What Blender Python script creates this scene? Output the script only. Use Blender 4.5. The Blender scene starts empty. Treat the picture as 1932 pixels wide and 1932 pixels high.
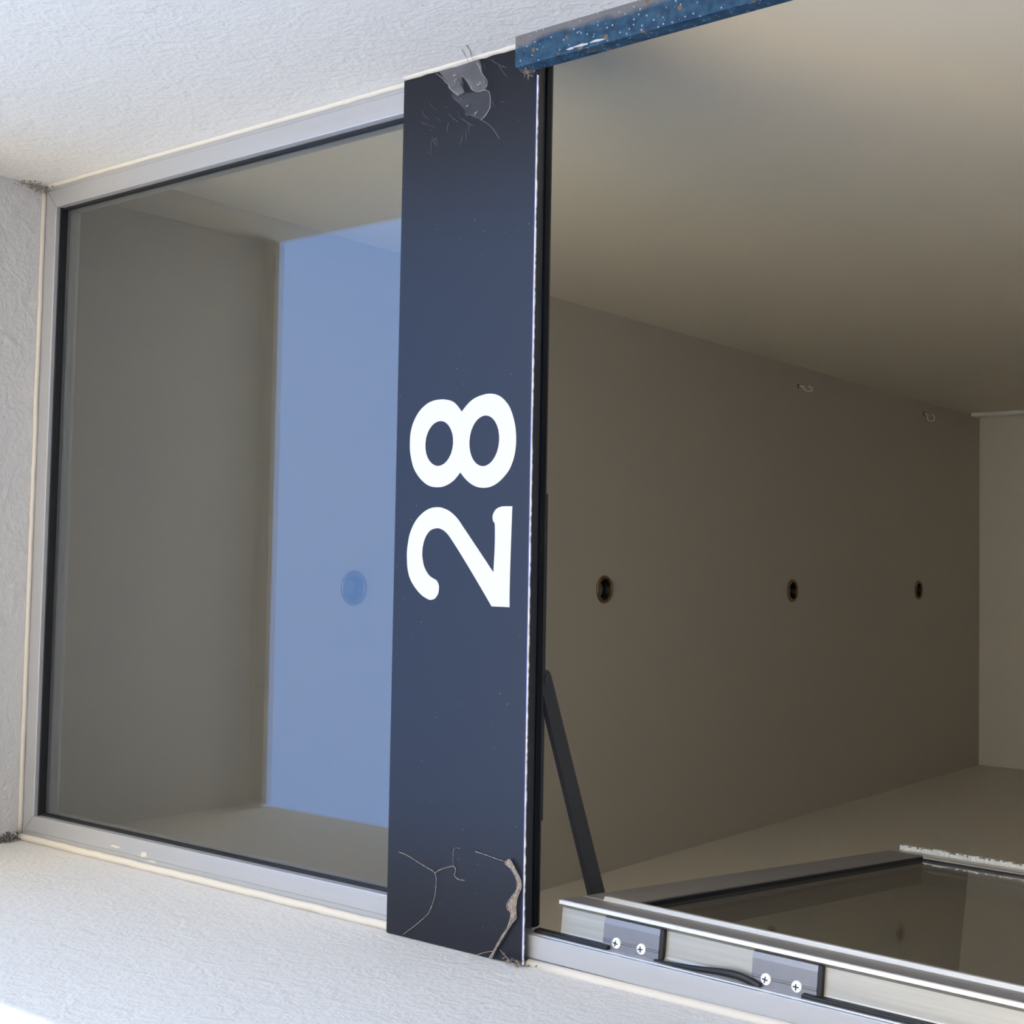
import bpy, bmesh, math, random
from mathutils import Vector, Matrix
random.seed(28)
S = bpy.context.scene
COL = S.collection
PI = math.pi

# ------------------------------------------------------------------ camera
# world: x to the right along the facade, y into the building, z up.
# z = 0 is the lower edge of the number sign (2.15 m above the pavement).
# The phone was held turned a quarter: picture-left is up.
CX, CY, CZ = 0.4213, -1.1584, -0.8956
YAW, PITCH, ROLL, FPX = 0.0554, 0.6710, -0.0170, 2553.4
def cam_axes():
    cy, sy, cp, sp = math.cos(YAW), math.sin(YAW), math.cos(PITCH), math.sin(PITCH)
    F = Vector((sy*cp, cy*cp, sp)); r = Vector((cy, -sy, 0)); u = r.cross(F)
    c, s = math.cos(ROLL), math.sin(ROLL)
    return c*r + s*u, -s*r + c*u, F
r_, u_, F_ = cam_axes()
cam = bpy.data.cameras.new('camera')
cam.sensor_width = 36.0
cam.lens = 36.0*FPX/1932.0
cam.clip_start = 0.01
camo = bpy.data.objects.new('camera', cam)
M = Matrix.Identity(4)
for i in range(3):
    M[i][0] = -u_[i]; M[i][1] = r_[i]; M[i][2] = -F_[i]
M[0][3], M[1][3], M[2][3] = CX, CY, CZ
camo.matrix_world = M
COL.objects.link(camo)
S.camera = camo

# ------------------------------------------------------------------ sky, sun, exposure
SUN_EL, SUN_AZ = math.radians(52), math.radians(20)      # azimuth from +y towards +x: behind the building
W = bpy.data.worlds.new('sky_world'); S.world = W; W.use_nodes = True
wn = W.node_tree.nodes; wl = W.node_tree.links
bg = wn['Background']
sky = wn.new('ShaderNodeTexSky'); sky.sky_type = 'NISHITA'
sky.sun_disc = False; sky.sun_elevation = SUN_EL; sky.sun_rotation = SUN_AZ
sky.altitude = 100; sky.air_density = 1.0; sky.dust_density = 0.3; sky.ozone_density = 5.0
wl.new(sky.outputs[0], bg.inputs[0]); bg.inputs[1].default_value = 0.95
sl = bpy.data.lights.new('sun', 'SUN'); sl.energy = 24.0; sl.angle = math.radians(0.53); sl.color = (1.0, 0.93, 0.82)
so = bpy.data.objects.new('sun', sl); COL.objects.link(so)
sd = Vector((math.sin(SUN_AZ)*math.cos(SUN_EL), math.cos(SUN_AZ)*math.cos(SUN_EL), math.sin(SUN_EL)))
so.rotation_euler = sd.to_track_quat('Z', 'Y').to_euler(); so.location = (0, -3, 8)
S.view_settings.view_transform = 'Standard'
S.view_settings.look = 'None'
S.view_settings.gamma = 1.0
S.view_settings.use_curve_mapping = False
S.view_settings.exposure = 0.34

# ------------------------------------------------------------------ materials
def mat(name):
    m = bpy.data.materials.new(name); m.use_nodes = True
    nt = m.node_tree; b = nt.nodes['Principled BSDF']
    return m, nt, b
def simple(name, col, rough=0.5, metal=0.0, spec=0.5, bump=0.0, bscale=200, var=0.0, vscale=8):
    m, nt, b = mat(name)
    b.inputs['Base Color'].default_value = (*col, 1); b.inputs['Roughness'].default_value = rough
    b.inputs['Metallic'].default_value = metal; b.inputs['Specular IOR Level'].default_value = spec
    tc = nt.nodes.new('ShaderNodeTexCoord')
    if bump:
        n = nt.nodes.new('ShaderNodeTexNoise'); n.inputs['Scale'].default_value = bscale; n.inputs['Detail'].default_value = 4
        nt.links.new(tc.outputs['Object'], n.inputs['Vector'])
        bp = nt.nodes.new('ShaderNodeBump'); bp.inputs['Strength'].default_value = bump; bp.inputs['Distance'].default_value = 0.002
        nt.links.new(n.outputs['Fac'], bp.inputs['Height']); nt.links.new(bp.outputs[0], b.inputs['Normal'])
    if var:
        n = nt.nodes.new('ShaderNodeTexNoise'); n.inputs['Scale'].default_value = vscale; n.inputs['Detail'].default_value = 2
        nt.links.new(tc.outputs['Object'], n.inputs['Vector'])
        mx = nt.nodes.new('ShaderNodeMix'); mx.data_type = 'RGBA'
        mx.inputs['A'].default_value = (*[c*(1-var) for c in col], 1); mx.inputs['B'].default_value = (*[min(1, c*(1+var)) for c in col], 1)
        nt.links.new(n.outputs['Fac'], mx.inputs['Factor']); nt.links.new(mx.outputs['Result'], b.inputs['Base Color'])
    return m
def plaster(name, col, bump, fine, coarse, specks=False):
    """rolled or trowelled paint: two scales of relief, a little uneven tint, optional small dirt specks"""
    m, nt, b = mat(name); N = nt.nodes; L = nt.links
    tc = N.new('ShaderNodeTexCoord')
    n1 = N.new('ShaderNodeTexNoise'); n1.inputs['Scale'].default_value = fine; n1.inputs['Detail'].default_value = 3; n1.inputs['Roughness'].default_value = 0.6
    n2 = N.new('ShaderNodeTexNoise'); n2.inputs['Scale'].default_value = coarse; n2.inputs['Detail'].default_value = 3; n2.inputs['Distortion'].default_value = 1.2
    L.new(tc.outputs['Object'], n1.inputs['Vector']); L.new(tc.outputs['Object'], n2.inputs['Vector'])
    ma = N.new('ShaderNodeMath'); ma.operation = 'MULTIPLY_ADD'; ma.inputs[1].default_value = 1.6
    L.new(n2.outputs['Fac'], ma.inputs[0]); L.new(n1.outputs['Fac'], ma.inputs[2])
    bp = N.new('ShaderNodeBump'); bp.inputs['Strength'].default_value = bump; bp.inputs['Distance'].default_value = 0.003
    L.new(ma.outputs[0], bp.inputs['Height']); L.new(bp.outputs[0], b.inputs['Normal'])
    n3 = N.new('ShaderNodeTexNoise'); n3.inputs['Scale'].default_value = 6; n3.inputs['Detail'].default_value = 4
    L.new(tc.outputs['Object'], n3.inputs['Vector'])
    mx = N.new('ShaderNodeMix'); mx.data_type = 'RGBA'
    mx.inputs['A'].default_value = (*[c*0.96 for c in col], 1); mx.inputs['B'].default_value = (*[min(1, c*1.03) for c in col], 1)
    L.new(n3.outputs['Fac'], mx.inputs['Factor'])
    out = mx.outputs['Result']
    if specks:
        v = N.new('ShaderNodeTexVoronoi'); v.inputs['Scale'].default_value = 26; v.inputs['Randomness'].default_value = 1
        L.new(tc.outputs['Object'], v.inputs['Vector'])
        rp = N.new('ShaderNodeValToRGB'); rp.color_ramp.elements[0].position = 0.035; rp.color_ramp.elements[1].position = 0.06
        rp.color_ramp.elements[0].color = (1, 1, 1, 1); rp.color_ramp.elements[1].color = (0, 0, 0, 1)
        L.new(v.outputs['Distance'], rp.inputs['Fac'])
        mm = N.new('ShaderNodeMath'); mm.operation = 'MULTIPLY'; mm.inputs[1].default_value = 0.45
        L.new(rp.outputs['Color'], mm.inputs[0])
        m2 = N.new('ShaderNodeMix'); m2.data_type = 'RGBA'; m2.inputs['B'].default_value = (0.25, 0.2, 0.16, 1)
        L.new(out, m2.inputs['A']); L.new(mm.outputs[0], m2.inputs['Factor']); out = m2.outputs['Result']
    L.new(out, b.inputs['Base Color'])
    b.inputs['Roughness'].default_value = 0.75; b.inputs['Specular IOR Level'].default_value = 0.25
    return m
MT = {}
MT['plaster_out'] = plaster('exterior_white_plaster', (0.475, 0.462, 0.442), 0.42, 150, 30, True)
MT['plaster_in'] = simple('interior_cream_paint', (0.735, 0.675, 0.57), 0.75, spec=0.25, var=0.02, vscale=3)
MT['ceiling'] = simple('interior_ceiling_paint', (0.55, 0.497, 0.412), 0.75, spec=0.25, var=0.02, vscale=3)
MT['floor'] = simple('floor_stone', (0.30, 0.265, 0.22), 0.35, var=0.15, vscale=5)
MT['pavement'] = simple('pavement_concrete', (0.43, 0.395, 0.345), 0.85, var=0.12, vscale=1.5)
MT['street'] = simple('pale_stucco', (0.82, 0.75, 0.63), 0.9, var=0.05, vscale=2)
MT['sealant'] = simple('cream_sealant', (0.44, 0.405, 0.345), 0.6, bump=0.3, bscale=120)
MT['gasket'] = simple('black_rubber', (0.008, 0.008, 0.010), 0.5, spec=0.3)
MT['core'] = simple('white_board_core', (0.80, 0.80, 0.82), 0.6)
MT['digit'] = simple('white_vinyl', (0.36, 0.36, 0.365), 0.4)
MT['film'] = simple('blue_film_edge', (0.05, 0.07, 0.30), 0.4)
MT['brass'] = simple('aged_brass', (0.27, 0.175, 0.085), 0.36, 0.85)
MT['baffle'] = simple('black_baffle', (0.012, 0.012, 0.012), 0.45)
MT['lens'] = simple('dark_lamp_lens', (0.22, 0.22, 0.21), 0.25)
MT['steel'] = simple('bright_screw_steel', (0.92, 0.93, 0.95), 0.3, 0.5)
MT['slot'] = simple('screw_slot_shadow', (0.02, 0.02, 0.025), 0.6)
MT['hinge'] = simple('grey_hinge_aluminium', (0.16, 0.16, 0.168), 0.42, 0.75, bump=0.08, bscale=500)
MT['closer'] = simple('dark_grey_closer_paint', (0.065, 0.065, 0.07), 0.45, 0.2)
MT['head'] = simple('dark_bronze_aluminium', (0.085, 0.085, 0.09), 0.4, 0.4, var=0.2, vscale=60)
MT['conduit'] = simple('white_plastic_trunking', (0.88, 0.85, 0.80), 0.5)
MT['hook'] = simple('hook_wire', (0.85, 0.82, 0.76), 0.35, 0.2)
MT['drip'] = simple('grey_drip_strip', (0.45, 0.45, 0.44), 0.6)
MT['dirt'] = simple('dust_and_debris', (0.16, 0.12, 0.09), 0.95)
MT['dirt_dark'] = simple('dark_debris', (0.045, 0.035, 0.03), 0.95)
MT['brush'] = simple('white_pile_seal', (0.62, 0.62, 0.58), 0.9, bump=0.8, bscale=400, var=0.4, vscale=300)

def aluminium(name, col, rough, metal, streak_axis, wear):
    m, nt, b = mat(name); N = nt.nodes; L = nt.links
    tc = N.new('ShaderNodeTexCoord'); mp = N.new('ShaderNodeMapping')
    sc = [90, 90, 90]; sc[streak_axis] = 3
    mp.inputs['Scale'].default_value = sc; L.new(tc.outputs['Object'], mp.inputs['Vector'])
    n = N.new('ShaderNodeTexNoise'); n.inputs['Scale'].default_value = 2.5; n.inputs['Detail'].default_value = 5
    L.new(mp.outputs[0], n.inputs['Vector'])
    mx = N.new('ShaderNodeMix'); mx.data_type = 'RGBA'
    mx.inputs['A'].default_value = (*[c*(1-wear) for c in col], 1); mx.inputs['B'].default_value = (*[min(1, c*(1+wear)) for c in col], 1)
    L.new(n.outputs['Fac'], mx.inputs['Factor'])
    n2 = N.new('ShaderNodeTexNoise'); n2.inputs['Scale'].default_value = 70; n2.inputs['Detail'].default_value = 3
    L.new(tc.outputs['Object'], n2.inputs['Vector'])
    rp = N.new('ShaderNodeValToRGB'); rp.color_ramp.elements[0].position = 0.68; rp.color_ramp.elements[1].position = 0.74
    L.new(n2.outputs['Fac'], rp.inputs['Fac'])
    mm = N.new('ShaderNodeMath'); mm.operation = 'MULTIPLY'; mm.inputs[1].default_value = 0.35
    L.new(rp.outputs['Color'], mm.inputs[0])
    m2 = N.new('ShaderNodeMix'); m2.data_type = 'RGBA'; m2.inputs['B'].default_value = (0.30, 0.24, 0.20, 1)
    L.new(mm.outputs[0], m2.inputs['Factor']); L.new(mx.outputs['Result'], m2.inputs['A'])
    L.new(m2.outputs['Result'], b.inputs['Base Color'])
    b.inputs['Roughness'].default_value = rough; b.inputs['Metallic'].default_value = metal
    return m
MT['alu'] = aluminium('satin_anodised_aluminium', (0.39, 0.392, 0.398), 0.38, 0.5, 2, 0.05)
MT['alu_h'] = aluminium('satin_anodised_aluminium_head', (0.39, 0.392, 0.398), 0.38, 0.5, 0, 0.05)
MT['alu_edge'] = aluminium('bare_mill_aluminium', (0.52, 0.50, 0.45), 0.32, 0.45, 2, 0.20)
MT['alu_channel'] = aluminium('grimy_channel_aluminium', (0.29, 0.28, 0.245), 0.34, 0.45, 2, 0.24)
MT['alu_door'] = aluminium('dull_door_aluminium', (0.25, 0.235, 0.225), 0.35, 0.5, 2, 0.10)

def sign_material():
    m, nt, b = mat('navy_laminate'); N = nt.nodes; L = nt.links
    tc = N.new('ShaderNodeTexCoord')
    v = N.new('ShaderNodeTexVoronoi'); v.inputs['Scale'].default_value = 70; L.new(tc.outputs['Object'], v.inputs['Vector'])
    rp = N.new('ShaderNodeValToRGB'); rp.color_ramp.elements[0].position = 0.03; rp.color_ramp.elements[1].position = 0.05
    rp.color_ramp.elements[0].color = (1, 1, 1, 1); rp.color_ramp.elements[1].color = (0, 0, 0, 1)
    L.new(v.outputs['Distance'], rp.inputs['Fac'])
    n = N.new('ShaderNodeTexNoise'); n.inputs['Scale'].default_value = 12; L.new(tc.outputs['Object'], n.inputs['Vector'])
    mm = N.new('ShaderNodeMath'); mm.operation = 'MULTIPLY'; L.new(rp.outputs['Color'], mm.inputs[0]); L.new(n.outputs['Fac'], mm.inputs[1])
    mx = N.new('ShaderNodeMix'); mx.data_type = 'RGBA'
    mx.inputs['A'].default_value = (0.004, 0.0046, 0.0085, 1); mx.inputs['B'].default_value = (0.30, 0.31, 0.34, 1)
    L.new(mm.outputs[0], mx.inputs['Factor']); L.new(mx.outputs['Result'], b.inputs['Base Color'])
    b.inputs['Roughness'].default_value = 0.36; b.inputs['Specular IOR Level'].default_value = 0.38
    return m
MT['navy'] = sign_material()

def blue_material():
    m, nt, b = mat('weathered_blue_steel_paint'); N = nt.nodes; L = nt.links
    tc = N.new('ShaderNodeTexCoord')
    def ramp(src, a, c, ca=(0, 0, 0, 1), cb=(1, 1, 1, 1)):
        r = N.new('ShaderNodeValToRGB'); e = r.color_ramp.elements
        e[0].position, e[1].position = a, c; e[0].color, e[1].color = ca, cb; L.new(src, r.inputs['Fac']); return r.outputs['Color']
    n1 = N.new('ShaderNodeTexNoise'); n1.inputs['Scale'].default_value = 90; n1.inputs['Detail'].default_value = 6; L.new(tc.outputs['Object'], n1.inputs['Vector'])
    base = ramp(n1.outputs['Fac'], 0.35, 0.7, (0.007, 0.028, 0.058, 1), (0.024, 0.064, 0.112, 1))
    def over(colr, fac, target):
        mx = N.new('ShaderNodeMix'); mx.data_type = 'RGBA'; L.new(target, mx.inputs['A']); L.new(fac, mx.inputs['Factor']); mx.inputs['B'].default_value = colr
        return mx.outputs['Result']
    # dirt and bare primer towards the wall side of the bar
    sx = N.new('ShaderNodeSeparateXYZ'); L.new(tc.outputs['Object'], sx.inputs[0])
    n2 = N.new('ShaderNodeTexNoise'); n2.inputs['Scale'].default_value = 22; n2.inputs['Detail'].default_value = 4; L.new(tc.outputs['Object'], n2.inputs['Vector'])
    ad = N.new('ShaderNodeMath'); ad.operation = 'MULTIPLY_ADD'; ad.inputs[1].default_value = 0.022
    L.new(n2.outputs['Fac'], ad.inputs[0]); L.new(sx.outputs['X'], ad.inputs[2])
    mr = N.new('ShaderNodeMapRange'); mr.inputs['From Min'].default_value = 1.0035; mr.inputs['From Max'].default_value = 1.0095; mr.inputs['To Max'].default_value = 0.85
    L.new(ad.outputs[0], mr.inputs['Value'])
    base = over((0.13, 0.12, 0.12, 1), mr.outputs[0], base)
    v = N.new('ShaderNodeTexVoronoi'); v.inputs['Scale'].default_value = 65; L.new(tc.outputs['Object'], v.inputs['Vector'])
    base = over((0.11, 0.075, 0.05, 1), ramp(v.outputs['Distance'], 0.15, 0.24, (1, 1, 1, 1), (0, 0, 0, 1)), base)
    v2 = N.new('ShaderNodeTexVoronoi'); v2.inputs['Scale'].default_value = 170; L.new(tc.outputs['Object'], v2.inputs['Vector'])
    base = over((0.20, 0.27, 0.36, 1), ramp(v2.outputs['Distance'], 0.10, 0.22, (1, 1, 1, 1), (0, 0, 0, 1)), base)
    L.new(base, b.inputs['Base Color']); b.inputs['Roughness'].default_value = 0.5; b.inputs['Specular IOR Level'].default_value = 0.25
    bp = N.new('ShaderNodeBump'); bp.inputs['Strength'].default_value = 0.35; bp.inputs['Distance'].default_value = 0.002
    L.new(n1.outputs['Fac'], bp.inputs['Height']); L.new(bp.outputs[0], b.inputs['Normal'])
    return m
MT['blue'] = blue_material()

def glass_material(name, tint, f0=0.105):
    m, nt, b = mat(name); N = nt.nodes; L = nt.links
    out = N['Material Output']; N.remove(b)
    g = N.new('ShaderNodeNewGeometry')
    dt = N.new('ShaderNodeVectorMath'); dt.operation = 'DOT_PRODUCT'; L.new(g.outputs['Incoming'], dt.inputs[0]); L.new(g.outputs['Normal'], dt.inputs[1])
    ab = N.new('ShaderNodeMath'); ab.operation = 'ABSOLUTE'; L.new(dt.outputs['Value'], ab.inputs[0])
    om = N.new('ShaderNodeMath'); om.operation = 'SUBTRACT'; om.inputs[0].default_value = 1; L.new(ab.outputs[0], om.inputs[1])
    pw = N.new('ShaderNodeMath'); pw.operation = 'POWER'; pw.inputs[1].default_value = 5; L.new(om.outputs[0], pw.inputs[0])
    ma = N.new('ShaderNodeMath'); ma.operation = 'MULTIPLY_ADD'; ma.inputs[1].default_value = 1-f0; ma.inputs[2].default_value = f0; L.new(pw.outputs[0], ma.inputs[0])
    tr = N.new('ShaderNodeBsdfTransparent'); tr.inputs[0].default_value = (*tint, 1)
    gl = N.new('ShaderNodeBsdfGlossy'); gl.inputs['Roughness'].default_value = 0.0
    mx = N.new('ShaderNodeMixShader'); L.new(ma.outputs[0], mx.inputs[0]); L.new(tr.outputs[0], mx.inputs[1]); L.new(gl.outputs[0], mx.inputs[2])
    L.new(mx.outputs[0], out.inputs['Surface'])
    return m
MT['glass'] = glass_material('clear_window_glass', (0.915, 0.93, 0.92))
MT['glass_door'] = glass_material('tinted_door_glass', (0.84, 0.845, 0.83))

def web_material(name, col, alpha, scale, contrast):
    m, nt, b = mat(name); N = nt.nodes; L = nt.links
    tc = N.new('ShaderNodeTexCoord')
    n = N.new('ShaderNodeTexNoise'); n.inputs['Scale'].default_value = scale; n.inputs['Detail'].default_value = 6; n.inputs['Distortion'].default_value = 1.5
    L.new(tc.outputs['Object'], n.inputs['Vector'])
    mr = N.new('ShaderNodeMapRange'); mr.inputs['From Min'].default_value = 0.3; mr.inputs['From Max'].default_value = 0.75
    mr.inputs['To Min'].default_value = alpha*(1-contrast); mr.inputs['To Max'].default_value = alpha*(1+contrast)
    L.new(n.outputs['Fac'], mr.inputs['Value']); L.new(mr.outputs[0], b.inputs['Alpha'])
    b.inputs['Base Color'].default_value = (*col, 1); b.inputs['Roughness'].default_value = 0.9; b.inputs['Specular IOR Level'].default_value = 0.1
    return m
MT['web'] = web_material('cobweb_sheet', (0.50, 0.50, 0.53), 0.15, 90, 0.35)
MT['web_thin'] = web_material('cobweb_thin_sheet', (0.50, 0.51, 0.55), 0.05, 90, 0.4)
MT['thread'] = web_material('cobweb_thread', (0.50, 0.49, 0.49), 0.24, 200, 0.6)
MT['web_dirty'] = web_material('dusty_cobweb', (0.34, 0.285, 0.235), 0.50, 150, 0.5)

# ------------------------------------------------------------------ mesh helpers
def obj(name, bm, material, parent=None, smooth=False):
    me = bpy.data.meshes.new(name); bm.normal_update(); bm.to_mesh(me); bm.free()
    if smooth:
        for p in me.polygons: p.use_smooth = True
    me.materials.append(material if not isinstance(material, str) else MT[material])
    o = bpy.data.objects.new(name, me); COL.objects.link(o)
    if parent: o.parent = parent
    return o
def thing(name, label=None, cat=None, kind=None, group=None):
    o = bpy.data.objects.new(name, None); o.empty_display_size = 0.02; COL.objects.link(o)
    return tag(o, label, cat, kind, group)
def tag(o, label=None, cat=None, kind=None, group=None):
    if label: o['label'] = label
    if cat: o['category'] = cat
    if kind: o['kind'] = kind
    if group: o['group'] = group
    return o
def box(bm, x0, x1, y0, y1, z0, z1, bevel=0.0):
    vs = [bm.verts.new(c) for c in ((x0,y0,z0),(x1,y0,z0),(x1,y1,z0),(x0,y1,z0),(x0,y0,z1),(x1,y0,z1),(x1,y1,z1),(x0,y1,z1))]
    fs = [bm.faces.new([vs[i] for i in q]) for q in ((0,3,2,1),(4,5,6,7),(0,1,5,4),(1,2,6,5),(2,3,7,6),(3,0,4,7))]
    if bevel:
        es = list({e for f in fs for e in f.edges})
        bmesh.ops.bevel(bm, geom=es, offset=bevel, segments=2, profile=0.5, affect='EDGES', clamp_overlap=True)
    return vs
def prism(bm, poly, d0, d1, axis='z', flip=False):
    """extrude a closed 2-D polygon between d0 and d1 along an axis; poly coords are the two other axes in order"""
    def P(p, d):
        return {'z': (p[0], p[1], d), 'y': (p[0], d, p[1]), 'x': (d, p[0], p[1])}[axis]
    a = [bm.verts.new(P(p, d0)) for p in poly]; b = [bm.verts.new(P(p, d1)) for p in poly]
    n = len(poly)
    bm.faces.new(a); bm.faces.new(b[::-1])
    for i in range(n):
        bm.faces.new((a[i], b[i], b[(i+1) % n], a[(i+1) % n]))
    bmesh.ops.recalc_face_normals(bm, faces=bm.faces)
def tube(bm, pts, r, seg=6, closed=False):
    pts = [Vector(p) for p in pts]; rings = []
    n = len(pts)
    for i, p in enumerate(pts):
        t = (pts[min(i+1, n-1)] - pts[max(i-1, 0)]).normalized()
        a = t.orthogonal().normalized(); b = t.cross(a)
        rr = r[i] if isinstance(r, (list, tuple)) else r
        rings.append((p, t, rr))
    prev = None; ref = rings[0][1].orthogonal().normalized(); allv = []
    for p, t, rr in rings:
        ref = (ref - t*ref.dot(t)); ref = ref.normalized() if ref.length > 1e-6 else t.orthogonal().normalized()
        b = t.cross(ref)
        vs = [bm.verts.new(p + rr*(math.cos(2*PI*k/seg)*ref + math.sin(2*PI*k/seg)*b)) for k in range(seg)]
        if prev:
            for k in range(seg): bm.faces.new((prev[k], prev[(k+1) % seg], vs[(k+1) % seg], vs[k]))
        else: bm.faces.new(vs[::-1])
        prev = vs
    bm.faces.new(prev)
def lathe(bm, prof, c, seg=40, close=False):
    """profile of (radius, z) turned about the vertical through c"""
    rings = []
    for r, z in prof:
        if r < 1e-6: rings.append([bm.verts.new((c[0], c[1], c[2]+z))])
        else: rings.append([bm.verts.new((c[0]+r*math.cos(2*PI*k/seg), c[1]+r*math.sin(2*PI*k/seg), c[2]+z)) for k in range(seg)])
    pr = list(zip(rings, rings[1:])) + ([(rings[-1], rings[0])] if close else [])
    for a, b in pr:
        for k in range(seg):
            k2 = (k+1) % seg
            if len(a) == 1: bm.faces.new((a[0], b[k2], b[k]))
            elif len(b) == 1: bm.faces.new((a[k], a[k2], b[0]))
            else: bm.faces.new((a[k], a[k2], b[k2], b[k]))
    bmesh.ops.recalc_face_normals(bm, faces=bm.faces)
def catmull(pts, sub=4, closed=False):
    out = []; n = len(pts)
    for i in range(n if closed else n-1):
        g = (lambda k: pts[k % n]) if closed else (lambda k: pts[max(0, min(n-1, k))])
        p0, p1, p2, p3 = [Vector(g(i+k)) for k in (-1, 0, 1, 2)]
        for s in range(sub):
            t = s/sub
            out.append(tuple(0.5*((2*p1) + (p2-p0)*t + (2*p0-5*p1+4*p2-p3)*t*t + (3*p1-p0-3*p2+p3)*t**3)))
    if not closed: out.append(tuple(pts[-1]))
    return out
def filled(bm, loops, mapf, thick):
    """flat shape with holes from 2-D loops, extruded by vector thick"""
    es = []
    for lp in loops:
        vs = [bm.verts.new(mapf(p)) for p in lp]
        es += [bm.edges.new((vs[i], vs[(i+1) % len(vs)])) for i in range(len(vs))]
    r = bmesh.ops.triangle_fill(bm, edges=es, use_beauty=True, use_dissolve=False)
    fs = [g for g in r['geom'] if isinstance(g, bmesh.types.BMFace)]
    if thick:
        ex = bmesh.ops.extrude_face_region(bm, geom=fs)
        bmesh.ops.translate(bm, vec=thick, verts=[g for g in ex['geom'] if isinstance(g, bmesh.types.BMVert)])
    bmesh.ops.recalc_face_normals(bm, faces=bm.faces)
B = bmesh.new

# ================================================================== the setting
ZF = -2.15                                  # pavement and hall floor
YI = 0.06                                   # inner face of the street wall
XL, XR, YB, ZC = -0.346, 1.095, 4.46, 1.0844  # hall: left wall, right wall, back wall, ceiling
YO = -0.432                                 # outer face of the street wall

bm = B()
def pier(xin, xout, side):
    # plan outline of one pier: straight reveal, softly rounded outer arris, facade
    r = 0.014; n = 6; pts = [(xin, YI), (xin, 0.0)]
    cx, cy = xout + side*r, YO + r
    for k in range(n+1):
        a = k/n*PI/2
        pts.append((cx - side*r*math.cos(a), cy - r*math.sin(a)))
    far = -5.0 if side < 0 else 6.0
    pts += [(far, YO), (far, YI)]
    return pts
prism(bm, pier(-0.001, -0.004, -1), ZF, 4.4)
prism(bm, pier(1.0045, 1.009, 1), ZF, 4.4)
# lintel: its underside (the soffit) runs very slightly out of level, as the frame head does
zl, zr = 0.9865, 0.9765
vs = [bm.verts.new(c) for c in ((-0.012, YO, zl), (1.018, YO, zr), (1.018, YI, zr), (-0.012, YI, zl), (-0.012, YO, 4.4), (1.018, YO, 4.4), (1.018, YI, 4.4), (-0.012, YI, 4.4))]
for q in ((0,3,2,1),(4,5,6,7),(0,1,5,4),(1,2,6,5),(2,3,7,6),(3,0,4,7)): bm.faces.new([vs[i] for i in q])
o = tag(obj('wall_front', bm, 'plaster_out'), 'white rough plaster street wall with deep reveals around the doorway', None, 'structure')

bm = B(); box(bm, XL-0.2, XL, YI, YB+0.2, ZF, 1.5)
tag(obj('wall_left', bm, 'plaster_in'), 'cream painted hall wall behind the open door', None, 'structure')
bm = B(); box(bm, XR, XR+0.2, YI, YB+0.2, ZF, 1.5)
tag(obj('wall_right', bm, 'plaster_in'), 'cream painted hall wall catching the daylight', None, 'structure')
bm = B(); box(bm, XL, XR, YB, YB+0.2, ZF, 1.5)
tag(obj('wall_back', bm, 'plaster_in'), 'cream end wall of the hall', None, 'structure')
LIGHTS = [(0.3805, 0.8145), (0.3775, 1.7181), (0.3735, 2.7703), (0.3760, 3.8068)]
bm = B()
circ = lambda c, r: [(c[0]+r*math.cos(2*PI*k/32), c[1]+r*math.sin(2*PI*k/32)) for k in range(32)]
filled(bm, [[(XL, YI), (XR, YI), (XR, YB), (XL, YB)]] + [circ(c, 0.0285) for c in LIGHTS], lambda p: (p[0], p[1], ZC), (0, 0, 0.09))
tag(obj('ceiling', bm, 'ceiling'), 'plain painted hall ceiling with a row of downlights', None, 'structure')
bm = B(); box(bm, XL-0.2, XR+0.2, YI, YB+0.2, ZC+0.09, ZC+0.3)
tag(obj('ceiling_slab', bm, 'ceiling'), 'slab above the hall ceiling', None, 'structure')
bm = B(); box(bm, XL-0.2, XR+0.2, YO-0.0, YB+0.2, ZF-0.2, ZF)
tag(obj('floor', bm, 'floor'), 'stone hall floor', None, 'structure')
bm = B(); box(bm, -30, 31, -45, YO, ZF-0.25, ZF-0.02)
tag(obj('pavement', bm, 'pavement'), 'pale concrete pavement in front of the house', None, 'structure')
# the sunlit house fronts across the street, behind the photographer
bm = B(); yw = -12.5
xs = [-22, -16.5, -15.1, -11.0, -9.6, -5.6, -4.2, -0.2, 1.2, 5.2, 6.6, 10.6, 12.0, 16.2, 17.6, 23]
box(bm, -22, 23, yw-0.4, yw-0.12, ZF-0.02, 4.6)
for z0, z1, full in ((ZF-0.02, -1.1, 1), (-1.1, 0.4, 0), (0.4, 1.9, 1), (1.9, 3.3, 0), (3.3, 4.6, 1)):
    if full: box(bm, -22, 23, yw-0.12, yw, z0, z1)
    else:
        for k in range(0, len(xs), 2): box(bm, xs[k], xs[k+1], yw-0.12, yw, z0, z1)
box(bm, -22.2, 23.2, yw-0.45, yw+0.18, 4.6, 4.8)
tag(obj('wall_street', bm, 'street'), 'pale stucco house fronts on the far side of the street', None, 'structure')
# drip strip along the outer edge of the soffit (seen only mirrored in the transom glass)
bm = B(); box(bm, 0.0, 1.005, -0.414, -0.404, 0.944, 0.982, 0.001)
tag(obj('trim_1', bm, 'drip'), 'grey drip strip under the outer edge of the soffit', None, 'structure')

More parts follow.
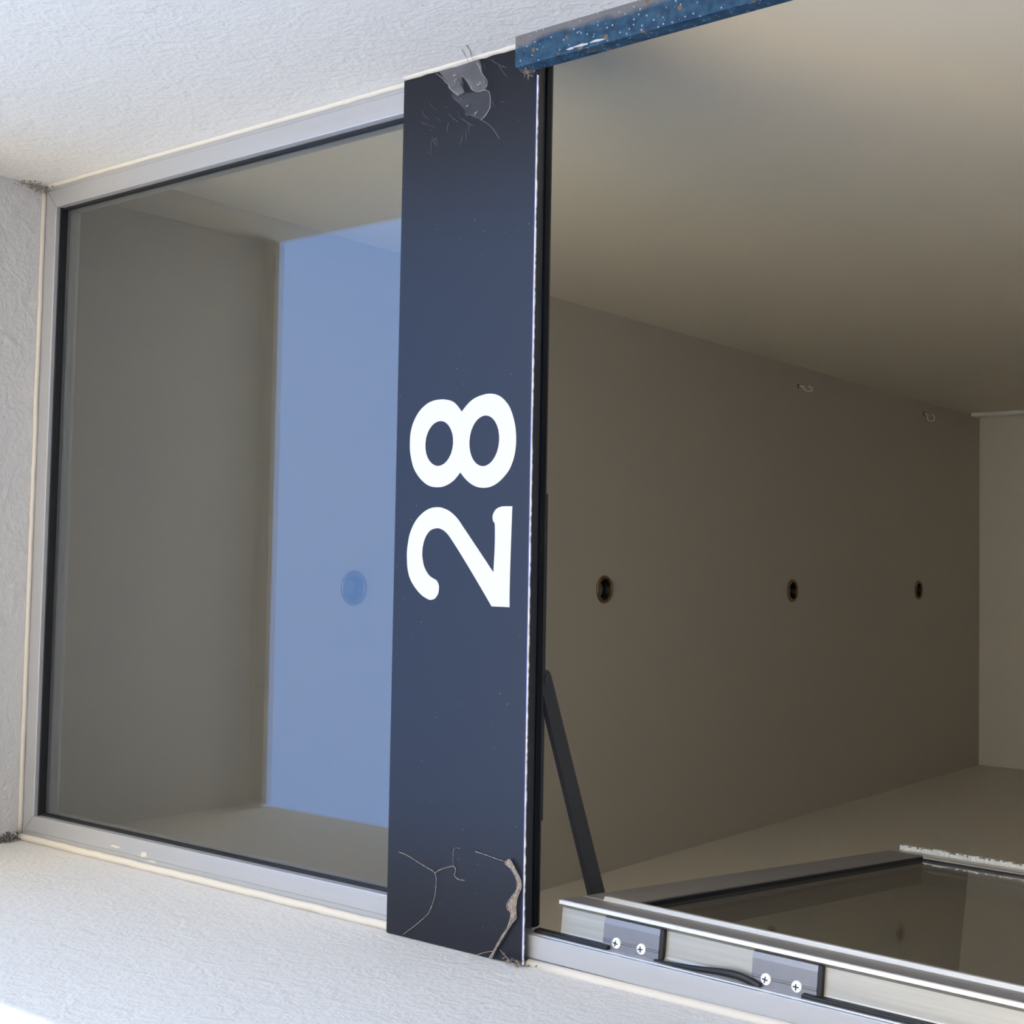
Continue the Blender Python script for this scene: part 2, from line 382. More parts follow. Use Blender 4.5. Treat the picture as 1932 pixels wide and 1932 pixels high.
# ------------------------------------------------------------------ transom window
win = thing('window_1', 'fixed transom window in a satin aluminium frame above the number sign', None, 'structure')
Y0, Y1 = 0.012, 0.055
iL, iR, oL, oR = 0.0384, 0.9680, 0.0075, 1.0035
iTL, iTR, oTL, oTR = 0.9490, 0.9402, 0.9815, 0.9720
ZS = 0.105                                   # top of the rail hidden behind the sign
def frame_piece(name, inner, groove, outer, material):
    """inner, groove, outer: pairs of (x, z) end points; stepped face, full depth"""
    bm = B()
    a0, a1 = inner; g0, g1 = groove; b0, b1 = outer
    # main face
    m = [a0, a1, g1, g0]; prism(bm, m, Y0, Y1, 'y')
    f = [g0, g1, b1, b0]; prism(bm, f, Y0+0.0022, Y1, 'y')
    bmesh.ops.bevel(bm, geom=[e for e in bm.edges if all(abs(v.co.y-Y0) < 1e-5 for v in e.verts)], offset=0.0012, segments=2, affect='EDGES', profile=0.5)
    return obj(name, bm, material, win)
def lerp(p, q, t): return (p[0]+(q[0]-p[0])*t, p[1]+(q[1]-p[1])*t)
TLi, TRi, TLo, TRo = (iL, iTL), (iR, iTR), (oL, oTL), (oR, oTR)
BLi, BRi, BLo, BRo = (iL, 0.03), (iR+0.0012, 0.03), (oL, 0.03), (oR, 0.03)
t = 0.77
frame_piece('frame_jamb', (BRi, TRi), (lerp(BRi, BRo, t), lerp(TRi, TRo, t)), (BRo, TRo), 'alu')
frame_piece('frame_jamb', (BLi, TLi), (lerp(BLi, BLo, t), lerp(TLi, TLo, t)), (BLo, TLo), 'alu')
frame_piece('frame_head', (TLi, TRi), (lerp(TLi, TLo, t), lerp(TRi, TRo, t)), (TLo, TRo), 'alu_h')
bm = B(); box(bm, iL, iR, Y0, Y1, 0.045, ZS, 0.001); obj('transom_rail', bm, 'alu_h', win)
YG = 0.0275
def ring(bm, w, ya, yb, e=0.0):
    L, R_, T1, T2, Bm = iL-e, iR+e, iTL+e, iTR+e, ZS-e
    prism(bm, [(R_, Bm), (R_, T2), (R_-w, T2-w), (R_-w, Bm+w)], ya, yb, 'y')
    prism(bm, [(L, Bm), (L, T1), (L+w, T1-w), (L+w, Bm+w)], ya, yb, 'y')
    prism(bm, [(L, T1), (R_, T2), (R_-w, T2-w), (L+w, T1-w)], ya, yb, 'y')
    prism(bm, [(L, Bm), (R_, Bm), (R_-w, Bm+w), (L+w, Bm+w)], ya, yb, 'y')
bm = B(); ring(bm, 0.0030, 0.0230, YG+0.0035)
prism(bm, [(iL, iTL), (iR, iTR), (iR, iTR-0.0032), (iL, iTL-0.0032)], 0.0190, 0.0231, 'y'); obj('gasket', bm, 'gasket', win)
bm = B(); prism(bm, [(iL, ZS), (iR, ZS), (iR, iTR), (iL, iTL)], YG, YG+0.006, 'y'); obj('glass_pane', bm, 'glass', win)
# cream sealant between frame and plaster
def bead(name, pts, r):
    bm = B(); tube(bm, pts, r, 8); return obj(name, bm, 'sealant', win, True)
def wob(a, b, n, amp):
    out = []
    for k in range(n+1):
        q = Vector(a).lerp(Vector(b), k/n); out.append(q + Vector((random.uniform(-amp, amp), random.uniform(-amp, amp), random.uniform(-amp, amp))))
    return out
bead('sealant_bead', wob((1.0048, 0.0130, 0.19), (1.0052, 0.0130, 0.972), 40, 0.0004), 0.0046)
bead('sealant_bead', wob((0.0030, 0.0120, 0.19), (0.0032, 0.0120, 0.980), 40, 0.0005), 0.0058)
bead('sealant_bead', wob((1.0055, -0.0015, 0.020), (1.0055, -0.0015, 0.20), 20, 0.0006), 0.0045)
bead('sealant_bead', wob((0.004, 0.0125, 0.9838), (1.004, 0.0125, 0.9743), 40, 0.0004), 0.0042)
# splashes of wall paint left on the frame
def splash(name, c, rx, rz, parent, y, m='digit', n=11):
    bm = B(); pts = []
    for k in range(n):
        a = 2*PI*k/n; s = random.uniform(0.55, 1.2); pts.append((c[0]+rx*s*math.cos(a), c[1]+rz*s*math.sin(a)))
    filled(bm, [pts], lambda p: (p[0], y, p[1]), (0, -0.0004, 0)); return obj(name, bm, m, parent)
for c, rx, rz in (((0.0215, 0.742), 0.0022, 0.011), ((0.0195, 0.676), 0.0042, 0.010), ((0.0125, 0.660), 0.0022, 0.010)):
    splash('paint_splash', c, rx, rz, win, Y0 if c[0] > 0.0147 else Y0+0.0022, 'sealant')

# ------------------------------------------------------------------ door frame
dfr = thing('trim_2', 'aluminium door frame with dark head and black rubber seals', None, 'structure')
jl = 0.0294
LEAN = 0.015; YJ = 0.031
bm = B(); prism(bm, [(0.006, Y0), (jl-0.001, Y0), (jl, Y0+0.001), (jl, Y0+0.0045), (jl-0.002, Y0+0.0055), (jl-0.002, Y0+0.0075), (jl, Y0+0.0085), (jl, YJ), (-0.02, YJ), (-0.02, Y0+0.003), (0.006, Y0+0.003)], ZF, 0.03)
for v in bm.verts: v.co.x += LEAN*v.co.z + 0.001
obj('frame_jamb', bm, 'alu', dfr)
bm = B(); box(bm, 0.9975, 1.0045, Y0, Y1, ZF, 0.03, 0.001); obj('frame_jamb', bm, 'alu', dfr)
bm = B()
prism(bm, [(Y0, 0.044), (Y0, 0.022), (0.017, 0.020), (0.017, 0.024), (0.021, 0.024), (0.021, 0.020), (0.044, 0.020), (0.044, 0.025), (0.050, 0.025), (0.050, 0.020), (Y1, 0.020), (Y1, 0.044)], jl, 0.9975, 'x')
obj('frame_head', bm, 'head', dfr)
bm = B(); box(bm, jl, 0.9975, 0.0405, 0.0495, 0.017, 0.0245, 0.001); obj('head_seal', bm, 'gasket', dfr)
bm = B(); box(bm, jl, 0.9975, 0.0105, 0.0128, 0.0150, 0.030, 0.0004); obj('head_lip', bm, 'alu_h', dfr)
for z0, z1 in ((-0.092, 0.004), (ZF, -0.312)):
    bm = B(); box(bm, jl-0.002, jl+0.0036, 0.0235, 0.0335, z0, z1, 0.0012)
    for v in bm.verts: v.co.x += LEAN*v.co.z + 0.001
    obj('jamb_seal', bm, 'gasket', dfr)
bm = B(); tube(bm, catmull([(jl-0.001, 0.027, -0.148), (jl-0.0005, 0.026, -0.170), (jl+0.001, 0.026, -0.200), (jl+0.0030, 0.026, -0.228), (jl+0.0022, 0.027, -0.248), (jl-0.0035, 0.028, -0.268)], 6), [0.0014+0.0024*min(1, k/20) for k in range(31)], 8)
obj('loose_seal', bm, 'gasket', dfr, True)
bm = B(); tube(bm, wob((-0.0005, 0.010, ZF), (-0.0005, 0.010, 0.0), 30, 0.0004), 0.006, 8); obj('sealant_bead', bm, 'sealant', dfr, True)

# ------------------------------------------------------------------ the open door
ZD = -2.14
door = thing('door_1', 'open aluminium framed glass door swung back against the left hall wall', None, 'structure')
door.location = (0.0674-LEAN*(-0.0239-ZD), 0.036, ZD); door.rotation_euler = (0, LEAN, 0.0896)
TOP = -0.0239 - ZD; LEAF = 0.932; TH = 0.042; ST = 0.054
bm = B()   # hinge stile: rolled channel with a slim flange on the face side
prism(bm, [(0, -0.0065), (-0.0035, -0.0065), (-0.0045, -0.0045), (-0.0058, -0.0015), (-0.008, 0.0), (-0.033, 0.0), (-0.0355, -0.001), (-0.037, -0.004), (-TH, -0.004), (-TH, 0.052), (-0.027, 0.052), (-0.027, 0.038), (0, 0.038)], 0.0, TOP)
obj('hinge_stile', bm, 'alu_channel', door)
bm = B(); prism(bm, [(0.0004, -0.0071), (-0.0036, -0.0071), (-0.0040, -0.0062), (0.0004, -0.0062)], 0.0, TOP+0.0004); obj('flange_edge', bm, 'alu_edge', door)
bm = B(); box(bm, -0.0002, 0.0010, -0.0055, 0.034, 0.0, TOP-0.001); obj('stile_face', bm, 'alu_door', door)
bm = B(); box(bm, -TH, 0.0, LEAF-ST, LEAF, 0.0, TOP, 0.001); obj('lock_stile', bm, 'alu_edge', door)
bm = B(); box(bm, -TH, 0.0012, 0.038, LEAF-ST, TOP-0.054, TOP, 0.001); obj('top_rail', bm, 'alu_door', door)
bm = B(); box(bm, -TH, 0.0012, 0.038, LEAF-ST, 0.0, 0.12, 0.001); obj('bottom_rail', bm, 'alu_door', door)
bm = B(); prism(bm, [(0.0012, 0.035), (0.0052, 0.038), (0.0052, 0.044), (0.0032, 0.046), (0.0040, 0.050), (0.0015, 0.058), (-0.0045, 0.058), (-0.0045, 0.035)], 0.12, TOP-0.028)
obj('glazing_bead', bm, 'alu_edge', door)
bm = B(); prism(bm, [(0.0, LEAF-ST), (-0.001, LEAF-ST-0.006), (-0.0045, LEAF-ST-0.008), (-0.0045, LEAF-ST)], 0.12, TOP-0.054)
obj('glazing_bead', bm, 'alu_edge', door)
bm = B(); box(bm, -0.005, -0.0005, 0.058, LEAF-ST, TOP-0.0570, TOP-0.054); obj('glazing_gasket', bm, 'gasket', door)
bm = B(); box(bm, -0.005, -0.001, 0.058, 0.0600, 0.12, TOP-0.058); obj('glazing_gasket', bm, 'gasket', door)
bm = B(); box(bm, -0.005, -0.002, LEAF-ST-0.011, LEAF-ST-0.008, 0.12, TOP-0.058); obj('glazing_gasket', bm, 'gasket', door)
bm = B(); box(bm, -0.011, -0.005, 0.045, LEAF-ST+0.008, 0.10, TOP-0.045); obj('glass_pane', bm, 'glass_door', door)
bm = B()   # pile weather seal on the closing edge, ragged tufts
zz = TOP
while zz > 0.02:
    w = random.uniform(0.003, 0.006); h = random.uniform(0.004, 0.0085)
    box(bm, 0.0, h, LEAF-0.012+random.uniform(-0.002, 0), LEAF+random.uniform(-0.001, 0.001), zz-w, zz); zz -= w*0.9
    if len(bm.verts) > 6000: break
tag(obj('pile_seal', bm, 'brush', door), 'ragged white pile seal')
for z0, z1, sc in ((-0.0828, -0.1512, (-0.1000, -0.1308)), (-0.2573, -0.3255, (-0.2730, -0.3054))):
    bm = B()
    prism(bm, [(-0.0062, 0.001), (-0.0062, -0.0030), (-0.0072, -0.0048), (-0.0130, -0.0060), (-0.0280, -0.0060), (-0.0287, -0.0067), (-0.0300, -0.0067), (-0.0307, -0.0060), (-0.0400, -0.0060), (-0.0400, 0.001)], z1-ZD, z0-ZD)
    h = obj('hinge', bm, 'hinge', door)
    bm = B(); box(bm, -0.0400, -0.0066, -0.0058, 0.0005, z1-ZD-0.0045, z1-ZD-0.0002); obj('hinge_gap_shade', bm, 'gasket', h)  # solid black block drawn for the shade in the gap below the hinge
    for zs in sc:
        bm = B(); n = 20
        for k, (r, y) in enumerate(((0.0001, -0.0088), (0.0032, -0.0086), (0.0052, -0.0076), (0.0057, -0.0062))):
            ringv = [bm.verts.new((-0.0305+r*math.cos(2*PI*i/n), y, zs-ZD+r*math.sin(2*PI*i/n))) for i in range(n)]
            if k:
                for i in range(n): bm.faces.new((prev[i], prev[(i+1) % n], ringv[(i+1) % n], ringv[i]))
            prev = ringv
        bmesh.ops.recalc_face_normals(bm, faces=bm.faces)
        obj('screw', bm, 'steel', h)
        bm = B()
        a = random.uniform(-0.3, 0.3)
        for q in (a, a+PI/2):
            c, s = math.cos(q), math.sin(q); w, l = 0.0007, 0.0029
            pts = [(-0.0305 + l*i*c - w*j*s, zs-ZD + l*i*s + w*j*c) for i, j in ((-1,-1),(1,-1),(1,1),(-1,1))]
            prism(bm, pts, -0.0091, -0.0085, 'y')
        obj('screw_slot', bm, 'slot', h)

# ------------------------------------------------------------------ door closer (arm and slide track)
dc = thing('door_closer', 'dark grey door closer arm slanting from head track to open door', 'door closer')
bm = B(); box(bm, 0.140, 0.510, 0.0555, 0.0740, 0.0315, 0.050, 0.001); obj('slide_track', bm, 'closer', dc)
p0, p1 = Vector((0.300, 0.0655, 0)), Vector((0.020, 0.1848, 0))
d = (p1-p0).normalized(); nn = Vector((-d.y, d.x, 0)); w0, w1 = 0.0105, 0.0125
pts = [p0+nn*w0, p1+nn*w1, p1-nn*w1, p0-nn*w0]
pts2 = []
for k in range(9):
    a = PI/2 + PI*k/8; pts2.append(p0 + w0*(math.sin(a)*nn*1 + math.cos(a)*d))
poly = [(q.x, q.y) for q in pts2] + [((p1-nn*w1).x, (p1-nn*w1).y), ((p1+nn*w1).x, (p1+nn*w1).y)]
bm = B(); prism(bm, poly, 0.0245, 0.0310); obj('arm', bm, 'closer', dc)
bm = B(); lathe(bm, [(0, -0.006), (0.006, -0.006), (0.006, 0.014), (0, 0.014)], (p0.x, p0.y, 0.027), 16); obj('slider_pin', bm, 'closer', dc)
bm = B(); lathe(bm, [(0, -0.060), (0.006, -0.060), (0.006, -0.0005), (0, -0.0005)], (0.026, 0.182, 0.031), 16); obj('spindle', bm, 'closer', dc)

# ================================================================== things
# number sign
sg = thing('number_sign', 'long navy blue board with white number 28 above the open door', 'sign')
bm = B(); box(bm, 0.0, 1.0040, 0.0, 0.0045, 0.0014, 0.2011, 0.0006); obj('panel', bm, 'navy', sg)
bm = B()
prev = None; n = 260
for k in range(n+1):
    x = 0.001 + 0.965*k/n; z = 0.0003 + random.uniform(-0.0006, 0.0005)
    cur = [bm.verts.new((x, y, q)) for y, q in ((0.0004, 0.0016), (0.0004, z), (0.0026, z), (0.0026, 0.0016))]
    if prev:
        for i in range(4): bm.faces.new((prev[i], prev[(i+1) % 4], cur[(i+1) % 4], cur[i]))
    else: bm.faces.new(cur)
    prev = cur
bm.faces.new(prev[::-1]); bmesh.ops.recalc_face_normals(bm, faces=bm.faces)
bm2 = B(); box(bm2, 0.0, 0.970, -0.0001, 0.0004, 0.0010, 0.0016); tag(obj('edge_film', bm2, 'film', sg), 'thin blue film edge')
tag(obj('board_core', bm, 'core', sg), 'chipped white board core along the lower edge')
TWO = [(0.4918, 0.0247), (0.492, 0.0345), (0.4915, 0.041), (0.489, 0.0475), (0.4839, 0.0515), (0.4796, 0.0523), (0.4752, 0.0513), (0.4715, 0.0489), (0.4461, 0.0485), (0.4192, 0.0498), (0.4475, 0.0749), (0.4696, 0.0948), (0.4794, 0.1038), (0.4873, 0.1149), (0.4911, 0.1249), (0.4925, 0.1329), (0.4914, 0.145), (0.486, 0.1571), (0.4762, 0.1682), (0.4625, 0.1761), (0.4479, 0.1794), (0.4372, 0.1801), (0.4219, 0.1787), (0.4105, 0.1746), (0.4008, 0.1671), (0.3919, 0.1566), (0.3872, 0.1463), (0.3864, 0.1412), (0.3882, 0.1352), (0.3933, 0.1307), (0.4001, 0.1293), (0.4045, 0.1302), (0.409, 0.1337), (0.4116, 0.1399), (0.4155, 0.146), (0.4238, 0.1524), (0.4328, 0.1553), (0.4397, 0.1561), (0.4495, 0.1549), (0.4586, 0.1513), (0.4659, 0.1443), (0.4684, 0.1343), (0.4668, 0.1263), (0.4633, 0.1202), (0.4578, 0.1141), (0.4392, 0.0979), (0.4101, 0.074), (0.3817, 0.0515), (0.3815, 0.0261), (0.4152, 0.0263)]
EIGHT_A = [(0.6002, 0.1004), (0.6093, 0.0904), (0.6152, 0.079), (0.6181, 0.0609), (0.6141, 0.0447), (0.6019, 0.0314), (0.584, 0.0236), (0.5665, 0.021), (0.5492, 0.0225), (0.5335, 0.0289), (0.5223, 0.0398), (0.5153, 0.0518), (0.513, 0.0641), (0.5148, 0.0775), (0.5215, 0.0902), (0.5313, 0.1008)]
EIGHT_B = [(0.5313, 0.1008), (0.5228, 0.1098), (0.5171, 0.1216), (0.5153, 0.1335), (0.5174, 0.1478), (0.5257, 0.1613), (0.5383, 0.172), (0.5539, 0.1776), (0.5663, 0.179), (0.5816, 0.178), (0.5952, 0.1725), (0.6069, 0.1625), (0.6145, 0.1483), (0.6163, 0.1312), (0.6135, 0.1161), (0.6078, 0.1071), (0.6002, 0.1004)]
HOLE_A = [(0.5646, 0.0449), (0.5583, 0.0458), (0.5524, 0.0477), (0.5472, 0.0505), (0.5429, 0.0541), (0.5397, 0.0583), (0.5377, 0.063), (0.5372, 0.0678), (0.5381, 0.0726), (0.5403, 0.077), (0.5439, 0.081), (0.5485, 0.0842), (0.554, 0.0865), (0.5601, 0.0878), (0.5665, 0.088), (0.5729, 0.0871), (0.5788, 0.0852), (0.5841, 0.0823), (0.5885, 0.0786), (0.5916, 0.0743), (0.5935, 0.0696), (0.5939, 0.0647), (0.5929, 0.06), (0.5906, 0.0556), (0.587, 0.0517), (0.5823, 0.0486), (0.5769, 0.0463), (0.5708, 0.0451)]
HOLE_B = [(0.5647, 0.1123), (0.559, 0.1131), (0.5536, 0.1149), (0.5489, 0.1177), (0.5449, 0.1212), (0.542, 0.1254), (0.5403, 0.1299), (0.5398, 0.1346), (0.5406, 0.1393), (0.5427, 0.1437), (0.5459, 0.1476), (0.5501, 0.1508), (0.5552, 0.1531), (0.5607, 0.1544), (0.5666, 0.1546), (0.5723, 0.1538), (0.5778, 0.1519), (0.5826, 0.1491), (0.5865, 0.1454), (0.5894, 0.1412), (0.591, 0.1366), (0.5914, 0.1319), (0.5905, 0.1272), (0.5884, 0.1229), (0.5851, 0.1191), (0.5809, 0.116), (0.5759, 0.1137), (0.5704, 0.1125)]
SHEET= [(0.9962, 0.1433), (0.9882, 0.133), (0.9827, 0.1288), (0.979, 0.1233), (0.9746, 0.1219), (0.968, 0.115), (0.9634, 0.1089), (0.9635, 0.103), (0.9644, 0.0977), (0.9734, 0.1019), (0.9854, 0.1055), (0.9791, 0.0975), (0.971, 0.0907), (0.9655, 0.0883), (0.9621, 0.0807), (0.9617, 0.0717), (0.9642, 0.0679), (0.9656, 0.0654), (0.9707, 0.0655), (0.9748, 0.0682), (0.9814, 0.0735), (0.9899, 0.0775), (0.9958, 0.0816), (0.9971, 0.0907), (0.9971, 0.1045), (0.9965, 0.1238)]
LOWER= [(0.9648, 0.1115), (0.9649, 0.1056), (0.9658, 0.1003), (0.9635, 0.0833), (0.9629, 0.0729), (0.9609, 0.0671), (0.9543, 0.0644), (0.9422, 0.0641), (0.9373, 0.0672), (0.9319, 0.0728), (0.9298, 0.0773), (0.9349, 0.0878), (0.9445, 0.1005), (0.9552, 0.1106), (0.9638, 0.1202), (0.969, 0.1203)]
STR1= [(0.0949, 0.1827), (0.0936, 0.171), (0.0873, 0.1502), (0.0836, 0.138), (0.0793, 0.1259), (0.068, 0.1241), (0.0534, 0.1259), (0.0406, 0.1308), (0.0313, 0.1365), (0.0153, 0.1558), (0.0033, 0.1723)]
STR2= [(0.0793, 0.1259), (0.085, 0.1171), (0.0909, 0.0997), (0.0867, 0.0952), (0.0815, 0.0973), (0.0776, 0.0906), (0.0784, 0.082)]
STR3= [(0.1119, 0.0901), (0.1106, 0.0987), (0.0979, 0.0999), (0.091, 0.099)]
STR4= [(0.1118, 0.0672), (0.1108, 0.0558), (0.1078, 0.0321), (0.1066, 0.0184)]
THL= [(0.1108, 0.0185), (0.106, 0.0225), (0.1018, 0.0156), (0.0935, 0.008), (0.0843, 0.0064), (0.0777, 0.0083), (0.0704, 0.0149), (0.0634, 0.0191), (0.0587, 0.019), (0.0547, 0.0145), (0.0483, 0.0151), (0.0381, 0.0196), (0.0287, 0.0248), (0.0191, 0.0315), (0.0084, 0.0381), (0.0017, 0.0428)]
THR= [(0.111, 0.0171), (0.1074, 0.013), (0.0998, 0.0074), (0.0923, 0.0019), (0.0841, 0.0006), (0.0752, 0.0042), (0.0697, 0.0061), (0.0611, 0.0072), (0.0549, 0.0071), (0.0508, 0.0066), (0.0447, 0.0116), (0.0352, 0.0182), (0.0292, 0.0221), (0.0196, 0.0287), (0.0123, 0.0341), (0.0025, 0.0386)]

def smooth_loop(pts, corners):
    """closed outline with sharp corners at the given indices"""
    n = len(pts); out = []
    cs = sorted(corners)
    if not cs: return catmull(pts, 4, True)
    for i, c in enumerate(cs):
        e = cs[(i+1) % len(cs)]
        seg = [pts[k % n] for k in range(c, (e if e > c else e+n)+1)]
        out += catmull(seg, 4)[:-1]
    return out
def digit(name, loops):
    bm = B(); filled(bm, loops, lambda p: (p[0], -0.0006, p[1]), (0, 0.0007, 0)); return obj(name, bm, 'digit', sg)
digit('numeral_two', [smooth_loop(TWO, [0, 9, 47, 48])])
digit('numeral_eight', [catmull(EIGHT_A, 4)[:-1] + catmull(EIGHT_B, 4)[:-1], HOLE_A, HOLE_B])

# blue steel bar
bm = B()
prism(bm, [(0.9712, -0.0005), (0.9708, -0.0205), (0.9722, -0.0222), (1.0055, -0.0222), (1.0055, -0.0005)], ZF, 0.0142)
bp_ = tag(thing('steel_post'), 'weathered blue painted steel post against the right reveal', 'post')
obj('bar', bm, 'blue', bp_)
for c, rx, rz in (((0.9745, -0.075), 0.0016, 0.010), ((0.9748, -0.094), 0.0014, 0.012), ((0.9741, -0.060), 0.0012, 0.006)):
    tag(splash('paint_splash', c, rx, rz, bp_, -0.0222), 'white paint smear')

# downlights
names = ['brass rimmed downlight seen through the transom glass, left of number sign',
         'brass rimmed ceiling downlight nearest to the number sign in the open doorway',
         'middle one of three brass rimmed downlights seen through the open doorway',
         'smallest and farthest brass rimmed downlight, nearest the end wall']
def downlight():
    t = thing('downlight', names[0], 'ceiling light', None, 'row of hall downlights')
    bm = B(); lathe(bm, [(0.0262, -0.0005), (0.0272, -0.0040), (0.0305, -0.0052), (0.0345, -0.0040), (0.0362, -0.0002), (0.030, 0.001)], (0, 0, 0), 48, True); obj('rim', bm, 'brass', t, True)
    bm = B(); lathe(bm, [(0.0268, -0.002), (0.0262, 0.006), (0.0245, 0.008), (0.0252, 0.012), (0.0235, 0.014), (0.0242, 0.018), (0.0225, 0.020), (0.0225, 0.040)], (0, 0, 0), 40); obj('baffle', bm, 'baffle', t, True)
    bm = B(); lathe(bm, [(0, 0.0125), (0.014, 0.0135), (0.0190, 0.0160), (0.0190, 0.034), (0, 0.034)], (0, 0, 0), 32); obj('lamp', bm, 'lens', t, True)
    return t
d0 = downlight(); d0.location = (*LIGHTS[0], ZC)
for k in (1, 2, 3):
    c = d0.copy(); COL.objects.link(c); c.location = (*LIGHTS[k], ZC); c['label'] = names[k]
    for ch in list(d0.children):
        q = ch.copy(); COL.objects.link(q); q.parent = c

# ceiling hooks
def hook(loc, rot, label):
    t = tag(thing('ceiling_hook'), label, 'hook', None, 'wire hooks in the hall ceiling'); t.location = loc; t.rotation_euler = (0, 0, rot)
    bm = B(); lathe(bm, [(0, 0.0), (0.008, 0.0), (0.006, -0.003), (0, -0.004)], (0, 0, 0), 14); obj('plug', bm, 'dirt', t)
    bm = B(); pts = [(0, 0, -0.002), (0, 0.004, -0.010)] + [(0, 0.018+0.014*math.cos(a), -0.026+0.014*math.sin(a)) for a in [PI*0.75 - 1.6*PI*k/12 for k in range(13)]]
    tube(bm, pts, 0.0024, 8); obj('wire', bm, 'hook', t, True)
hook((1.031, 2.80, ZC), 0.5, 'small curled wire hook in ceiling near right wall, closer to the door')
hook((1.049, 3.85, ZC), 1.2, 'tiny bent wire hook in ceiling near right wall, closer to the end wall')

# trunking
bm = B(); box(bm, XR-0.014, XR, 4.290, 4.345, ZF, ZC-0.030, 0.002)
tk = thing('cable_trunking', 'pale vertical cable trunking on right hall wall near the end wall', 'trunking')
obj('cover', bm, 'conduit', tk)
bm = B(); box(bm, XR-0.0155, XR, 4.288, 4.347, ZC-0.034, ZC-0.026, 0.001); obj('end_cap', bm, 'conduit', tk)

# ------------------------------------------------------------------ cobwebs and dust
def densify(pts, sub=3): return catmull(pts, sub, True)
cw = thing('cobweb', 'torn grey cobweb sheet at the right end of the navy sign', 'cobweb')
bm = B(); filled(bm, [SHEET], lambda p: (min(p[0]+(0.006 if p[0] > 0.9955 else 0), 1.0035), -0.0075+0.004*math.sin(p[0]*160), p[1]), None); obj('web_sheet', bm, 'web', cw)
bm = B(); filled(bm, [LOWER], lambda p: (p[0], -0.004+0.002*math.sin(p[0]*130+p[1]*90), p[1]), None); obj('web_veil', bm, 'web_thin', cw)
def strands(name, lst, parent, m='thread'):
    bm = B()
    for pts, r in lst: tube(bm, catmull(pts, 4), r, 5)
    return obj(name, bm, m, parent)
L3 = lambda pts, y: [(x, y, z) for x, z in pts]
ls = [(L3(SHEET[0:7], -0.0075), 0.00035), (L3(SHEET[9:14], -0.007), 0.00025), (L3(SHEET[16:23], -0.0085), 0.0005), (L3(SHEET[13:17], -0.007), 0.0004),
      (L3(LOWER[4:11], -0.004), 0.0004)]
for k in range(16):
    a = (random.uniform(0.935, 1.000), random.uniform(0.05, 0.175)); ang = random.uniform(-0.4, 0.5) + 0.8; l = random.uniform(0.006, 0.03)
    ls.append(([(a[0], -0.0012, a[1]), (a[0]-l*0.5*math.sin(ang), -0.0016, a[1]-l*0.5*math.cos(ang)+random.uniform(-.002, .002)), (a[0]-l*math.sin(ang), -0.0010, a[1]-l*math.cos(ang))], 0.00011))
for k in range(11):
    a = (random.uniform(0.905, 0.955), random.uniform(0.09, 0.17)); ang = random.uniform(-1.2, 1.2); l = random.uniform(0.006, 0.02)
    ls.append(([(a[0], -0.0012, a[1]), (a[0]-l*0.5*math.cos(ang), -0.0016, a[1]-l*0.5*math.sin(ang)+random.uniform(-.002, .002)), (a[0]-l*math.cos(ang), -0.0010, a[1]-l*math.sin(ang))], 0.00011))
ls += [([(0.9298, -0.003, 0.0773), (0.922, -0.0015, 0.066), (0.913, -0.0012, 0.058), (0.904, -0.001, 0.052)], 0.0002)]
strands('web_threads', ls, cw)
strands('wall_threads', [([(0.9985, -0.008, 0.085), (1.0035, -0.012, 0.087), (1.0042, -0.022, 0.080), (1.0043, -0.036, 0.073)], 0.0006), ([(0.998, -0.008, 0.093), (1.0035, -0.013, 0.094), (1.0043, -0.03, 0.085)], 0.0004)], cw, 'web_dirty')
ch = [(0.987, 0.115), (0.981, 0.113), (0.9705, 0.0755), (0.968, 0.078), (0.947, 0.094), (0.936, 0.081)]
bm = B()
for x, z in ch: tube(bm, [(x+random.uniform(-.003, .003), -0.009, z+random.uniform(-.004, .004)), (x, -0.010, z), (x+random.uniform(-.002, .002), -0.009, z+random.uniform(-.003, .003))], 0.0005, 5)
obj('caught_fluff', bm, 'web_dirty', cw)

cb = thing('cobweb', 'brown dusty cobweb strand curling over the left end of the navy sign', 'cobweb')
bm = B()
mid = len(THL)
fr = []
for j, (a, b) in enumerate(zip(THL, THR)):
    fr.append([bm.verts.new((a[0]+(b[0]-a[0])*t, -0.0035-0.002*math.sin(PI*t), a[1]+(b[1]-a[1])*t)) for t in (0, .33, .66, 1)])
for q0, q1 in zip(fr, fr[1:]):
    for i in range(3): bm.faces.new((q0[i], q0[i+1], q1[i+1], q1[i]))
obj('dusty_band', bm, 'web_dirty', cb)
ls = []
for t in (0.0, 0.25, 0.5, 0.75, 1.0):
    ls.append(([(a[0]+(b[0]-a[0])*t+random.uniform(-.0006, .0006), -0.0045, a[1]+(b[1]-a[1])*t+random.uniform(-.0006, .0006)) for a, b in zip(THL, THR)], 0.00045))
strands('band_fibres', ls, cb, 'web_dirty')
strands('web_threads', [(L3(STR1, -0.0015), 0.00038), (L3(STR2, -0.0015), 0.00042), (L3(STR3, -0.0012), 0.0002), (L3(STR4, -0.002), 0.00035),
    ([(0.010, -0.002, 0.036), (0.006, -0.01, 0.05), (-0.0005, -0.018, 0.06)], 0.0004), ([(0.012, -0.002, 0.030), (0.004, -0.006, 0.012), (-0.0005, -0.01, 0.0)], 0.0003)], cb, 'web_dirty')

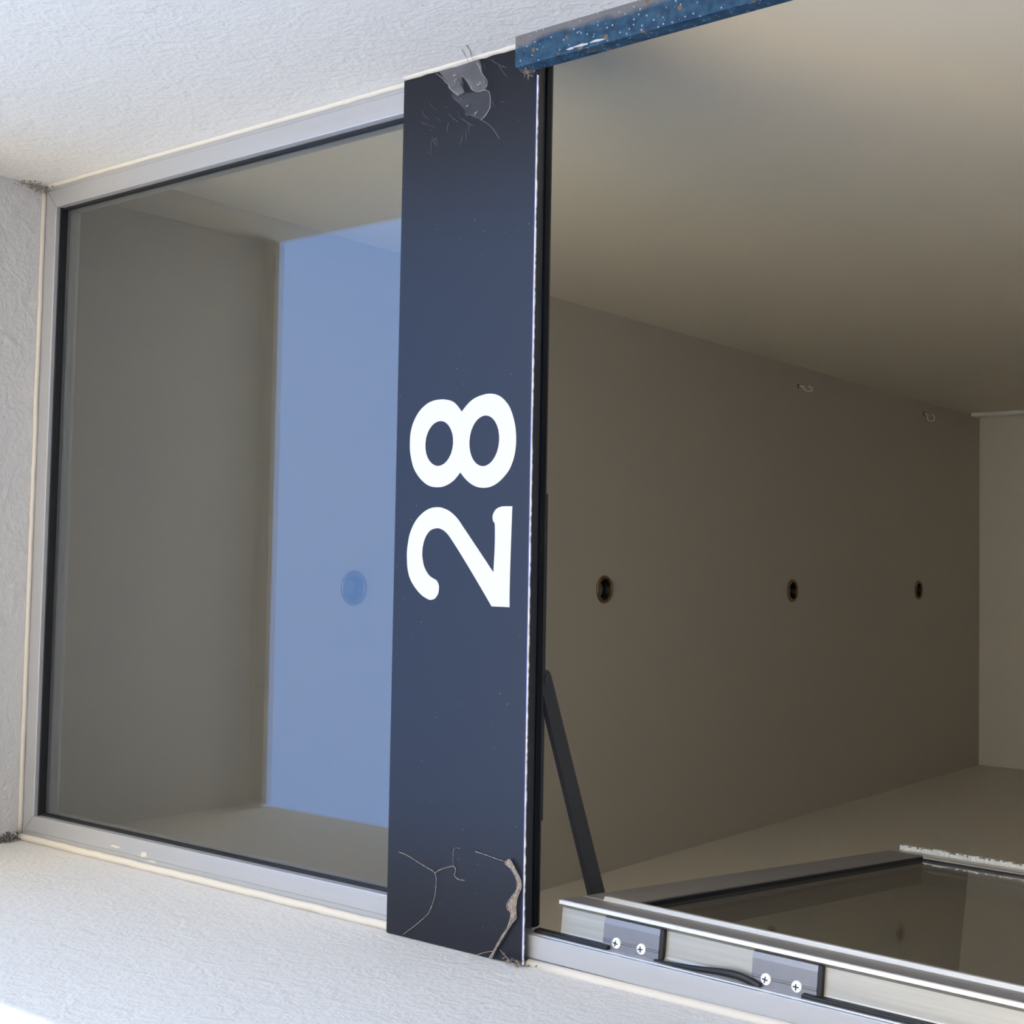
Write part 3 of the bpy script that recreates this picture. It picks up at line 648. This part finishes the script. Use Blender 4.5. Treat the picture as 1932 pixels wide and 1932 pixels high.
def clump(name, label, c, spread, n, nf, dark):
    t = thing(name, label, 'dust')
    bm = B()
    for k in range(n):
        p = Vector([c[i]+random.gauss(0, spread[i]) for i in range(3)])
        p.x = max(0.001, min(1.003, p.x)); p.y = min(p.y, 0.009); p.z = min(p.z, 0.9842 - p.x*0.010)
        r = random.uniform(0.0006, 0.0022)
        m = Matrix.Translation(p) @ Matrix.Rotation(random.uniform(0, 6), 4, Vector((random.random(), random.random(), 1)).normalized()) @ Matrix.Diagonal((r, r*random.uniform(.3, .8), r*random.uniform(.3, .7), 1))
        bmesh.ops.create_icosphere(bm, subdivisions=1, radius=1, matrix=m)
    obj('crumbs', bm, 'dirt_dark' if dark else 'dirt', t)
    bm = B()
    for k in range(nf):
        p = [c[i]+random.gauss(0, spread[i]*0.9) for i in range(3)]; q = [c[i]+random.gauss(0, spread[i]*0.9) for i in range(3)]
        for w in (p, q):
            w[0] = max(0.0008, min(1.0035, w[0])); w[1] = min(w[1], 0.009); w[2] = min(w[2], 0.9845 - w[0]*0.010)
        md = [(a+b)/2+random.uniform(-.002, .002) for a, b in zip(p, q)]; md[0] = max(0.0008, min(1.0035, md[0])); md[2] = min(md[2], 0.9845-md[0]*0.01)
        tube(bm, catmull([tuple(p), tuple(md), tuple(q)], 3), 0.00018, 4)
    obj('fibres', bm, 'web_dirty', t)
    return t
clump('dust_clump', 'brown dust and web clump in the upper right corner of the transom', (1.000, -0.012, 0.966), (0.004, 0.014, 0.008), 80, 40, False)
clump('dust_clump', 'dark dust clump in the upper left corner of the transom', (0.004, -0.013, 0.978), (0.0045, 0.009, 0.0055), 150, 60, True)
clump('dust_clump', 'fluffy grey web tuft under the top end of the blue post', (0.968, -0.008, 0.006), (0.004, 0.004, 0.005), 10, 22, False)
clump('dust_clump', 'grimy web residue at the lower left corner of the navy sign', (0.004, -0.006, 0.006), (0.0025, 0.005, 0.014), 26, 14, False)
for o_ in bpy.data.objects:
    if o_.parent and o_.name.split('.')[0] in ('web_threads', 'wall_threads', 'caught_fluff', 'band_fibres', 'crumbs', 'fibres', 'pile_seal'):
        o_['kind'] = 'stuff'
